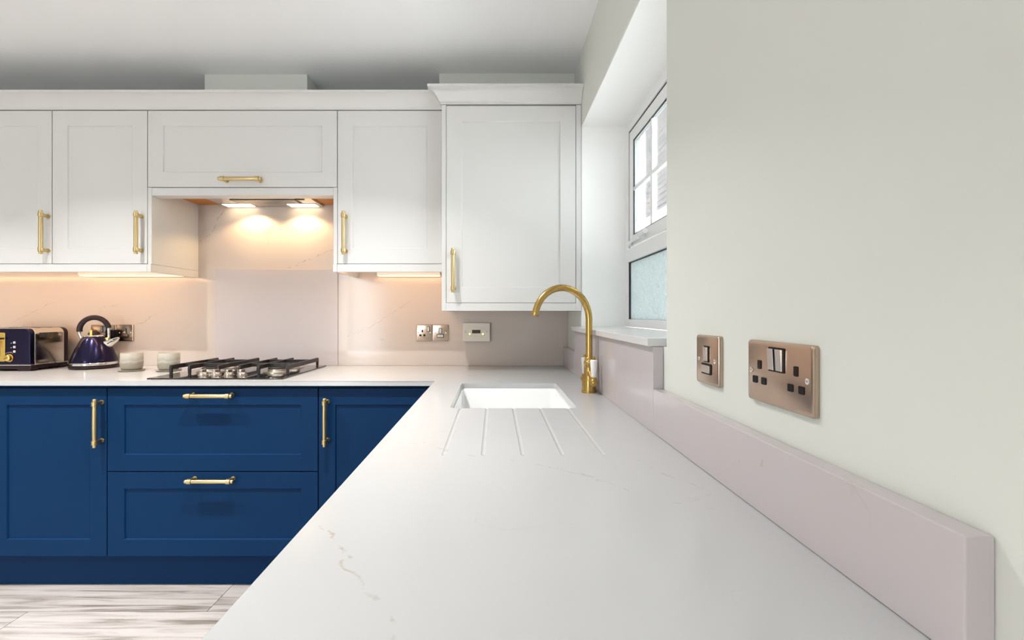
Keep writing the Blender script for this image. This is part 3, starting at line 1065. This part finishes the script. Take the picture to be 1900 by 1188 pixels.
def plate_mesh(wd, ht):
    bm = bmesh.new()

    def lp(d, y): return [bm.verts.new((x, y, z)) for x, z in rrect(-wd / 2 + d, wd / 2 - d, -ht / 2 + d, ht / 2 - d, 0.004, 3)]
    ls = [lp(0.0, 0), lp(0, -PL_T + 0.003), lp(0.0012, -PL_T + 0.0008), lp(0.0035, -PL_T)]
    for u, v in zip(ls, ls[1:]):
        for i in range(len(u)): bm.faces.new([u[i], u[(i + 1) % len(u)], v[(i + 1) % len(u)], v[i]])
    bm.faces.new(ls[-1])
    bm.faces.new(ls[0])
    return bm


def rocker(t, x, z, wd=0.013, ht=0.030, on=True):
    f = -PL_T
    s = obj('switch', prism(rrect(x - wd / 2 - 0.0022, x + wd / 2 + 0.0022, z - ht / 2 - 0.0022, z + ht / 2 + 0.0022, 0.002, 3), f - 0.0012, f + 0.001), M_black, t)
    pts = [(f, z - ht / 2), (f - 0.0035, z - ht / 2), (f - 0.004, z - ht / 6), (f - 0.0052, z + ht / 2), (f, z + ht / 2)]
    obj('rocker', prism(pts, x - wd / 2, x + wd / 2, 'x'), M_rocker, s, bevel=0.0006)


def hole(t, x, z, wd, ht):
    f = -PL_T
    s = obj('pin_hole', prism(rrect(x - wd / 2 - 0.0016, x + wd / 2 + 0.0016, z - ht / 2 - 0.0016, z + ht / 2 + 0.0016, 0.0018, 3), f - 0.0009, f + 0.001), M_black, t)
    return s


def outlet(t, x, dz=0):
    hole(t, x, 0.010 + dz, 0.0050, 0.0100)
    hole(t, x - 0.011, -0.013 + dz, 0.0078, 0.0072)
    hole(t, x + 0.011, -0.013 + dz, 0.0078, 0.0072)


def screw(t, x, z=0):
    f = -PL_T
    s = obj('screw', lathe([(0.0042, f - 0.0001), (0.0042, f - 0.0008), (0.003, f - 0.0016), (0.0001, f - 0.0019)][::-1], 16, (x, 0, z), 'y'), M_chrome, t)
    return s


def double_socket(label, loc, rz, wd=0.146, ht=0.091):
    t = thing('double_socket', label, 'socket', loc, rz)
    obj('plate', plate_mesh(wd, ht), M_plate, t)
    outlet(t, -0.041, 0.0)
    outlet(t, 0.041, 0.0)
    rocker(t, -0.0090, 0.021)
    rocker(t, 0.0090, 0.021)
    screw(t, -wd / 2 + 0.0105)
    screw(t, wd / 2 - 0.0105)
    return t


def spur(label, loc, rz, wd=0.089, ht=0.091):
    t = thing('fused_switch', label, 'switch', loc, rz)
    obj('plate', plate_mesh(wd, ht), M_plate, t)
    rocker(t, 0.0, 0.011, 0.014, 0.026)
    f = -PL_T
    h = obj('fuse_holder', prism(rrect(-0.0195, 0.0195, -0.0265, -0.0065, 0.003, 3), f - 0.0012, f + 0.001), M_black, t)
    obj('fuse_cap', prism(rrect(-0.0165, 0.0165, -0.0235, -0.0095, 0.002, 3), f - 0.0035, f), M_rocker, h, bevel=0.0006)
    screw(t, -0.031)
    screw(t, 0.031)
    return t


def single_socket(label, loc, rz, wd=0.089, ht=0.091):
    t = thing('single_socket', label, 'socket', loc, rz)
    obj('plate', plate_mesh(wd, ht), M_plate, t)
    outlet(t, -0.010, 0.0)
    rocker(t, 0.0225, 0.022, 0.012, 0.024)
    screw(t, -0.034)
    screw(t, 0.034)
    return t


PZ = (zz(602.5, 2.5) + zz(633.5, 2.5)) / 2
single_socket('brushed single socket on the splashback right of the hob', (xz(787, 2.5), YS - 0.0003, PZ), 0)
spur('brushed fused switch on the splashback right of the hob', (xz(817, 2.5), YS - 0.0003, PZ), 0)
double_socket('brushed double socket with a black plug behind the kettle', (xz(191.5, 2.5), YS - 0.0003, PZ), 0, wd=0.140)
spur('brushed fused switch on the splashback between the kettle and the first cup', (xz(231.3, 2.5), YS - 0.0003, PZ), 0)
WZ = 1.0970
spur('brushed steel fused switch on the pale right wall', (XR - 0.0003, (0.39 * F / 371 + 0.39 * F / 412.4) / 2, WZ), R(-90))
double_socket('large brushed double socket on the pale right wall, nearest the camera', (XR - 0.0003, (0.39 * F / 466 + 0.39 * F / 587.5) / 2, WZ), R(-90))

# heating control
cx0, cx1 = xz(859, 2.5), xz(909, 2.5)
cw, chh = cx1 - cx0, 0.100
t = thing('heating_control', 'ivory heating control box with small display and yellow lights', 'control', ((cx0 + cx1) / 2, YS - 0.0003, zz(616.5, 2.5)))
obj('case', prism(rrect(-cw / 2, cw / 2, -chh / 2, chh / 2, 0.004, 3), -0.026, 0), M_ctrl, t, bevel=0.002)
obj('fascia', prism([(0.052 * math.cos(R(a)) * 1.0, 0.026 * math.sin(R(a)) + 0.003) for a in range(0, 360, 15)], -0.0285, -0.0262), M_ctrl, t, bevel=0.001)
obj('display', B((-0.023, 0.023, -0.0298, -0.0287, -0.006, 0.013)), M_lcd, t)
for s in (-1, 1):
    b_ = obj('button', prism(rrect(s * 0.058 - 0.013, s * 0.058 + 0.013, -0.010, 0.016, 0.003, 3), -0.0278, -0.0262), M_ctrl, t, bevel=0.0006)
    obj('button_mark', lathe([(0.0001, -0.0285), (0.005, -0.0285), (0.005, -0.0279)], 14, (s * 0.058, 0, 0.003), 'y'), M_icon, b_)
    obj('indicator', lathe([(0.0001, -0.0300), (0.0035, -0.0296), (0.0042, -0.0270)], 14, (s * 0.036, 0, -0.010), 'y'), M_led, t)
    obj('seam', B((s * 0.0735 - 0.0005 if s > 0 else -cw / 2, cw / 2 if s > 0 else -0.073, -0.0264, -0.0261, -0.0125, -0.0115)), M_seam, t)

# ------------------------------------------------------------------ gas hob
HX0, HX1, HY0, HY1 = -1.508, -0.917, 1.968, 2.472
hob = thing('gas_hob', 'black glass gas hob with two cast iron pan supports', 'hob', ((HX0 + HX1) / 2, (HY0 + HY1) / 2, 0.90))
obj('glass_plate', B((HX0, HX1, HY0, HY1, 0.9003, 0.9065)), M_glassblk, hob, world=True, bevel=0.002)
HT = 0.9065
GZ1, GZ0 = 0.9495, 0.930


def grate(xa, xm, xb, ya, yb_):
    bm = bmesh.new()
    bw = 0.0052

    def ybar(x, y0, y1):
        # flat bar standing on edge, ends sloping down
        add_prism(bm, [(y0, GZ0 + 0.004), (y0 + 0.004, GZ1), (y1 - 0.004, GZ1), (y1, GZ0 + 0.004), (y1 - 0.01, GZ0), (y0 + 0.01, GZ0)], x - bw, x + bw, 'x')

    def xbar(y, x0, x1_):
        add_prism(bm, [(x0, GZ0 + 0.002), (x0, GZ1 - 0.0008), (x1_, GZ1 - 0.0008), (x1_, GZ0 + 0.002)], y - bw, y + bw, 'y')
    q1, q2 = ya + (yb_ - ya) * 0.27, ya + (yb_ - ya) * 0.75
    for x in (xa, xm, xb):
        ybar(x, ya, yb_)
        for y in (ya + 0.007, yb_ - 0.007):
            add_prism(bm, [(y - 0.005, HT + 0.0005), (y - 0.007, GZ0 + 0.006), (y + 0.007, GZ0 + 0.006), (y + 0.005, HT + 0.0005)], x - bw, x + bw, 'x')
    for q in (q1, q2): xbar(q, xa, xb)
    return bm


GY0, GY1 = 2.085, 2.447
obj('pan_support', grate(-1.490, -1.405, -1.272, GY0, GY1), M_iron, hob, world=True, bevel=0.001)
obj('pan_support', grate(-1.174, -1.087, -0.954, GY0, GY1), M_iron, hob, world=True, bevel=0.001)
q1, q2 = GY0 + (GY1 - GY0) * 0.27, GY0 + (GY1 - GY0) * 0.75
for bx_, by_, br in ((-1.365, q1, 0.036), (-1.365, q2, 0.026), (-1.045, q1, 0.040), (-1.045, q2, 0.030)):
    p = obj('burner', lathe([(br + 0.022, HT + 0.0003), (br + 0.022, HT + 0.003), (br + 0.014, HT + 0.006), (br + 0.004, HT + 0.0065), (br + 0.002, HT + 0.016), (br - 0.004, HT + 0.017)], 32, (bx_, by_, 0)), M_alu, hob, world=True)
    obj('burner_cap', lathe([(br, HT + 0.0172), (br + 0.001, HT + 0.0205), (br - 0.003, HT + 0.0235), (0.001, HT + 0.0245)], 32, (bx_, by_, 0)), M_iron, p, world=True)
for px in (377, 401, 425, 449):
    kx = xz(px, 2.062)
    ky = 2.062
    k_ = obj('knob', lathe([(0.0225, HT + 0.0004), (0.0225, HT + 0.002), (0.0190, HT + 0.004), (0.0190, HT + 0.0115), (0.0175, HT + 0.0135), (0.001, HT + 0.0138)], 28, (kx, ky, 0)), M_knob, hob, world=True)
    obj('knob_grip', B((kx - 0.0065, kx + 0.0065, ky - 0.017, ky + 0.017, HT + 0.0136, HT + 0.0275)), M_knob, k_, world=True, bevel=0.003)

# ------------------------------------------------------------------ cups on saucers
for i, (px, lab) in enumerate(((244.5, 'beside the kettle'), (315.5, 'beside the hob'))):
    cy = 2.275
    cx = xz(px, cy)
    if i: cx -= 0.006
    s = obj('saucer', lathe([(0.040, 0.0003), (0.052, 0.002), (0.0555, 0.005), (0.0545, 0.0062), (0.046, 0.0055), (0.001, 0.005)], 40), mug_glaze(3.0 + i))
    s.location = (cx, cy, 0.90)
    tag(s, 'flat stoneware saucer under the cup ' + lab, 'saucer')
    cup = thing('cup', 'handleless speckled grey stoneware cup ' + lab, 'cup', (cx, cy, 0.9062))
    obj('body', lathe([(0.036, 0.0), (0.041, 0.003), (0.0455, 0.012), (0.0475, 0.030), (0.0475, 0.055), (0.0463, 0.080), (0.0455, 0.084), (0.0440, 0.0845), (0.0428, 0.080), (0.0435, 0.05), (0.041, 0.015), (0.034, 0.008), (0.001, 0.007)], 40), mug_glaze(1.0 + i * 2.3), cup)

# ------------------------------------------------------------------ tap
tap = thing('kitchen_tap', 'tall aged brass swan-neck tap with white porcelain levers', 'tap', (0.339, 1.645, 0.9003), R(7))
obj('base', lathe([(0.0275, 0), (0.0275, 0.004), (0.0255, 0.006), (0.0250, 0.040), (0.0235, 0.046), (0.0225, 0.052)], 32), M_brass_tap, tap)
obj('body', lathe([(0.0205, 0.050), (0.0190, 0.060), (0.0180, 0.085), (0.0172, 0.102), (0.0185, 0.104), (0.0190, 0.108), (0.0185, 0.112), (0.0155, 0.115), (0.0150, 0.124), (0.0128, 0.127)], 32), M_brass_tap, tap)
pts = [(0, 0, 0.122), (0, 0, 0.20), (0, 0, 0.24)]
rx, rz_, cz_ = 0.1000, 0.115, 0.262
for k in range(0, 23):
    a = R(168 * k / 22)
    pts.append((-rx + rx * math.cos(a), 0, cz_ + rz_ * math.sin(a)))
sp_ = obj('spout', tube(pts, 0.0122, 20), M_brass_tap, tap)
ex = pts[-1]
tv = (Vector(pts[-1]) - Vector(pts[-2])).normalized()
obj('spout_collar', tube([Vector(ex) + tv * q for q in (-0.004, -0.003, 0.004, 0.010)], [0.0125, 0.0145, 0.0145, 0.0128], 20), M_brass_tap, tap)
for s in (-1, 1):
    hx, hy = -s * 0.004, s * 0.052
    lv = obj('valve_arm', tube([(0, s * 0.012, 0.072), (0, s * 0.030, 0.058), (0, s * 0.044, 0.047)], [0.0115, 0.0105, 0.010], 14), M_brass_tap, tap)
    obj('valve_ball', lathe([(0.001, 0.026), (0.010, 0.029), (0.0145, 0.036), (0.0155, 0.043), (0.0135, 0.050), (0.0095, 0.055), (0.0105, 0.058), (0.0085, 0.062), (0.001, 0.063)], 20, (0, s * 0.050, 0)), M_brass_tap, lv)
    obj('porcelain_lever', lathe([(0.0075, 0.060), (0.0088, 0.064), (0.0108, 0.090), (0.0128, 0.114), (0.0125, 0.120), (0.0100, 0.1225), (0.001, 0.123)], 24, (0, s * 0.050, 0)), M_porc, lv)
    obj('finial', lathe([(0.0085, 0.1215), (0.0080, 0.1245), (0.0045, 0.127), (0.0052, 0.130), (0.001, 0.134)], 18, (0, s * 0.050, 0)), M_brass_tap, lv)

# ------------------------------------------------------------------ kettle
KX, KY = -2.115, 2.400
KR = R(14)
ke = thing('kettle', 'midnight blue pyramid kettle with arched handle and chrome spout', 'kettle', (KX, KY, 0.9003), KR)
obj('power_base', lathe([(0.094, 0), (0.101, 0.003), (0.103, 0.010), (0.101, 0.015), (0.092, 0.0175)], 48), M_plum, ke)
obj('base_ring', lathe([(0.094, 0.0178), (0.0985, 0.0195), (0.0995, 0.029), (0.0975, 0.0325)], 48), M_chrome, ke)
body = [(0.0975, 0.033), (0.0985, 0.036), (0.0965, 0.046), (0.089, 0.070), (0.080, 0.095), (0.069, 0.122), (0.058, 0.146), (0.050, 0.160), (0.0455, 0.1655), (0.040, 0.167)]
obj('body', lathe(body, 56), M_mid, ke)
ld = obj('lid', lathe([(0.0455, 0.1662), (0.0450, 0.169), (0.036, 0.1735), (0.028, 0.1755), (0.001, 0.176)], 40), M_chrome, ke)
obj('lid_knob', lathe([(0.026, 0.1752), (0.026, 0.181), (0.020, 0.190), (0.010, 0.196), (0.001, 0.197)], 28), M_plum, ld)
obj('lid_clasp', B((-0.006, 0.006, -0.029, -0.022, 0.174, 0.199)), M_gold, ld, bevel=0.002)
# arched handle in the plane of the spout
pts = []
for k in range(25):
    a = R(196 - 214 * k / 24)
    pts.append((0.000 + 0.0655 * math.cos(a), 0, 0.199 + 0.066 * math.sin(a)))
hn = obj('handle', tube(pts[1:-3], 0.0105, 14, (1.25, 1.0)), M_plum, ke)
obj('handle_bracket', tube([pts[1], (-0.066, 0, 0.180), (-0.058, 0, 0.160), (-0.050, 0, 0.150)], 0.0062, 10), M_chrome, ke)
obj('handle_bracket', tube([pts[-4], pts[-2], (0.066, 0, 0.165), (0.056, 0, 0.146)], 0.0062, 10), M_chrome, ke)
obj('hinge_pin', lathe([(0.001, -0.012), (0.008, -0.011), (0.008, 0.011), (0.001, 0.012)], 16, (0.060, 0, 0.152), 'y'), M_gold, ke)
# spout: a V-shaped chrome lip growing out of the body
bm = bmesh.new()
secs = [((0.056, 0.098), (0.056, 0.140), 0.030), ((0.082, 0.112), (0.078, 0.148), 0.025), ((0.108, 0.140), (0.104, 0.160), 0.012), ((0.114, 0.152), (0.112, 0.161), 0.006)]
rings = []
for (lo, hi_, hw) in secs:
    ring = []
    for k in range(13):
        a = math.pi * k / 12
        f_ = math.sin(a)
        y = hw * math.cos(a)
        ring.append(bm.verts.new((hi_[0] + (lo[0] - hi_[0]) * f_ ** 0.8, y, hi_[1] + (lo[1] - hi_[1]) * f_ ** 0.8)))
    rings.append(ring)
for u, v in zip(rings, rings[1:]):
    for k in range(12): bm.faces.new([u[k], u[k + 1], v[k + 1], v[k]])
    bm.faces.new([u[12], u[0], v[0], v[12]])
bm.faces.new(rings[0])
bm.faces.new(rings[-1])
spt = obj('spout', bm, M_chrome, ke)
obj('spout_slot', tube([(0.070, -0.0245, 0.128), (0.090, -0.0185, 0.142)], 0.0028, 8), M_black, spt)


def rad_at(z):
    for (r0, z0), (r1, z1_) in zip(body, body[1:]):
        if z0 <= z <= z1_: return r0 + (r1 - r0) * (z - z0) / (z1_ - z0)
    return 0.05


bm = bmesh.new()
ba = R(232) - KR
for zq0, zq1 in ((0.040, 0.0435), (0.0445, 0.048)):
    vs = []
    for z in (zq0, zq1):
        vs.append([bm.verts.new(((rad_at(z) + 0.0008) * math.cos(ba + d), (rad_at(z) + 0.0008) * math.sin(ba + d), z)) for d in (-0.10, -0.05, 0, 0.05, 0.10)])
    for k in range(4): bm.faces.new([vs[0][k], vs[0][k + 1], vs[1][k + 1], vs[1][k]])
obj('badge', bm, M_gold, ke)

# plug in the double socket, with its cable
PC = 0.9042 - (PZ - 0.004)
plg = thing('power_plug', 'black mains plug in the double socket behind the kettle', 'plug', (xz(205.5, 2.48), YS - 0.0095, PZ - 0.004))
pbm = bmesh.new()
add_prism(pbm, rrect(-0.024, 0.024, -0.026, 0.022, (0.012, 0.012, 0.006, 0.006), 4), -0.030, -0.0003)
obj('plug_body', pbm, M_black, plg, bevel=0.004)
obj('cable', tube([(-0.010, -0.014, -0.024), (-0.012, -0.012, -0.040), (-0.030, -0.009, -0.065), (-0.070, -0.008, -0.105), (-0.110, -0.008, PC), (-0.150, -0.008, PC), (-0.20, -0.008, PC), (-0.26, -0.010, PC)], 0.0035, 10), M_black, plg)

# ------------------------------------------------------------------ toaster
TX1, TY0 = -2.302, 2.255
TX0, TY1 = TX1 - 0.33, 2.455
to = thing('toaster', 'plum and steel four-slice toaster with gold lever and knob', 'toaster', ((TX0 + TX1) / 2, (TY0 + TY1) / 2, 0.90))
TZ = 1.114


def shell(x0, x1_, z0, z1_, y0, y1, r): return prism(rrect(x0, x1_, z0, z1_, (0.006, 0.006, r, r), 7), y0, y1)


obj('front_panel', shell(TX0 + 0.004, TX1 - 0.004, 0.932, TZ - 0.002, TY0, TY0 + 0.022, 0.028), M_mid, to, world=True, bevel=0.006, seg=3)
obj('front_trim', shell(TX0 + 0.001, TX1 - 0.001, 0.929, TZ, TY0 + 0.0222, TY0 + 0.030, 0.030), M_chrome, to, world=True, bevel=0.001)
shl = obj('steel_body', shell(TX0 + 0.002, TX1 - 0.002, 0.929, TZ - 0.001, TY0 + 0.0302, TY1 - 0.024, 0.030), M_toast, to, world=True)
obj('back_panel', shell(TX0, TX1, 0.929, TZ, TY1 - 0.0238, TY1, 0.030), M_plum, to, world=True, bevel=0.005, seg=3)
bs = bmesh.new()
prf = [(TX0 + 0.002, 0.9283), (TX0 + 0.002, 0.912), (TX0 + 0.014, 0.9005), (TX0 + 0.06, 0.9005), (TX0 + 0.072, 0.910), (TX1 - 0.072, 0.910), (TX1 - 0.06, 0.9005), (TX1 - 0.014, 0.9005), (TX1 - 0.002, 0.912), (TX1 - 0.002, 0.9283)]
add_prism(bs, prf, TY0 + 0.004, TY0 + 0.045)
add_prism(bs, [(x, max(z, 0.9005)) for x, z in prf], TY1 - 0.045, TY1 - 0.004)
add_box(bs, TX0 + 0.004, TX1 - 0.004, TY0 + 0.045, TY1 - 0.045, 0.912, 0.9283)
obj('base', bs, M_plum, to, world=True)
obj('base_trim', B((TX0 + 0.002, TX1 - 0.001, TY0 + 0.002, TY1 - 0.001, 0.9284, 0.9318)), M_chrome, to, world=True)
for k in range(15):
    y = TY0 + 0.046 + k * 0.0066
    obj('vent_slot', B((TX1 - 0.0024, TX1 - 0.0012, y, y + 0.0036, 1.066, 1.090)), M_dark, shl, world=True)
for yy in (0.055, 0.115):
    for sx_ in (TX0 + 0.03, (TX0 + TX1) / 2 + 0.012):
        obj('bread_slot', B((sx_, sx_ + 0.125, TY0 + yy, TY0 + yy + 0.024, TZ - 0.0014, TZ - 0.0004)), M_dark, shl, world=True)
px0 = xz(0, TY0)
lvp = obj('lever_plate', prism(rrect(px0 - 0.012, xz(10.3, TY0), zz(671, TY0), zz(617.5, TY0), 0.006, 4), TY0 - 0.003, TY0 - 0.0002), M_gold, to, world=True, bevel=0.001)
obj('lever_slot', B((px0 - 0.002, px0 + 0.004, TY0 - 0.0034, TY0 - 0.0031, zz(662, TY0), zz(630, TY0))), M_dark, lvp, world=True)
obj('slot_rim', B((px0 + 0.008, px0 + 0.014, TY0 - 0.0034, TY0 - 0.0031, zz(645, TY0), zz(633, TY0))), M_oak, lvp, world=True)
obj('lever', B((px0 - 0.010, px0 + 0.018, TY0 - 0.020, TY0 - 0.0036, zz(630, TY0), zz(627, TY0))), M_black, lvp, world=True, bevel=0.001)
kc = (xz(17.5, TY0), zz(664.5, TY0))
kn = obj('knob', lathe([(0.001, -0.016), (0.012, -0.0155), (0.0150, -0.013), (0.0165, -0.0015), (0.0195, -0.0012), (0.0195, -0.0002)], 32, (kc[0], TY0, kc[1]), 'y'), M_gold, to, world=True)
obj('knob_mark', prism([(-0.010 + kc[0], kc[1] - 0.002), (kc[0] + 0.008, kc[1] + 0.004), (kc[0] + 0.009, kc[1] + 0.001), (kc[0] - 0.009, kc[1] - 0.005)], TY0 - 0.0166, TY0 - 0.0161), M_dark, kn, world=True)
for py in (635.8, 644.2, 652.5):
    bx = xz(27.3, TY0)
    bz = zz(py, TY0)
    obj('button', prism(rrect(bx - 0.0055, bx + 0.0055, bz - 0.0055, bz + 0.0055, 0.002, 3), TY0 - 0.003, TY0 - 0.0002), M_icon, to, world=True, bevel=0.0006)
for py in (635.8, 644.2, 652.5):
    bx, bz = xz(20.8, TY0), zz(py + 1, TY0)
    obj('button_mark', prism([(bx - 0.003, bz - 0.001), (bx + 0.001, bz - 0.003), (bx + 0.003, bz + 0.002), (bx, bz + 0.0005)], TY0 - 0.0006, TY0 - 0.0002), M_icon, to, world=True)
for k in range(7):
    a = R(58 + k * 13)
    q = (kc[0] + 0.028 * math.cos(a), kc[1] + 0.028 * math.sin(a) + 0.0)
    obj('dial_mark', B((q[0] - 0.001, q[0] + 0.001, TY0 - 0.0006, TY0 - 0.0002, q[1] - 0.0016, q[1] + 0.0016)), M_icon, to, world=True)
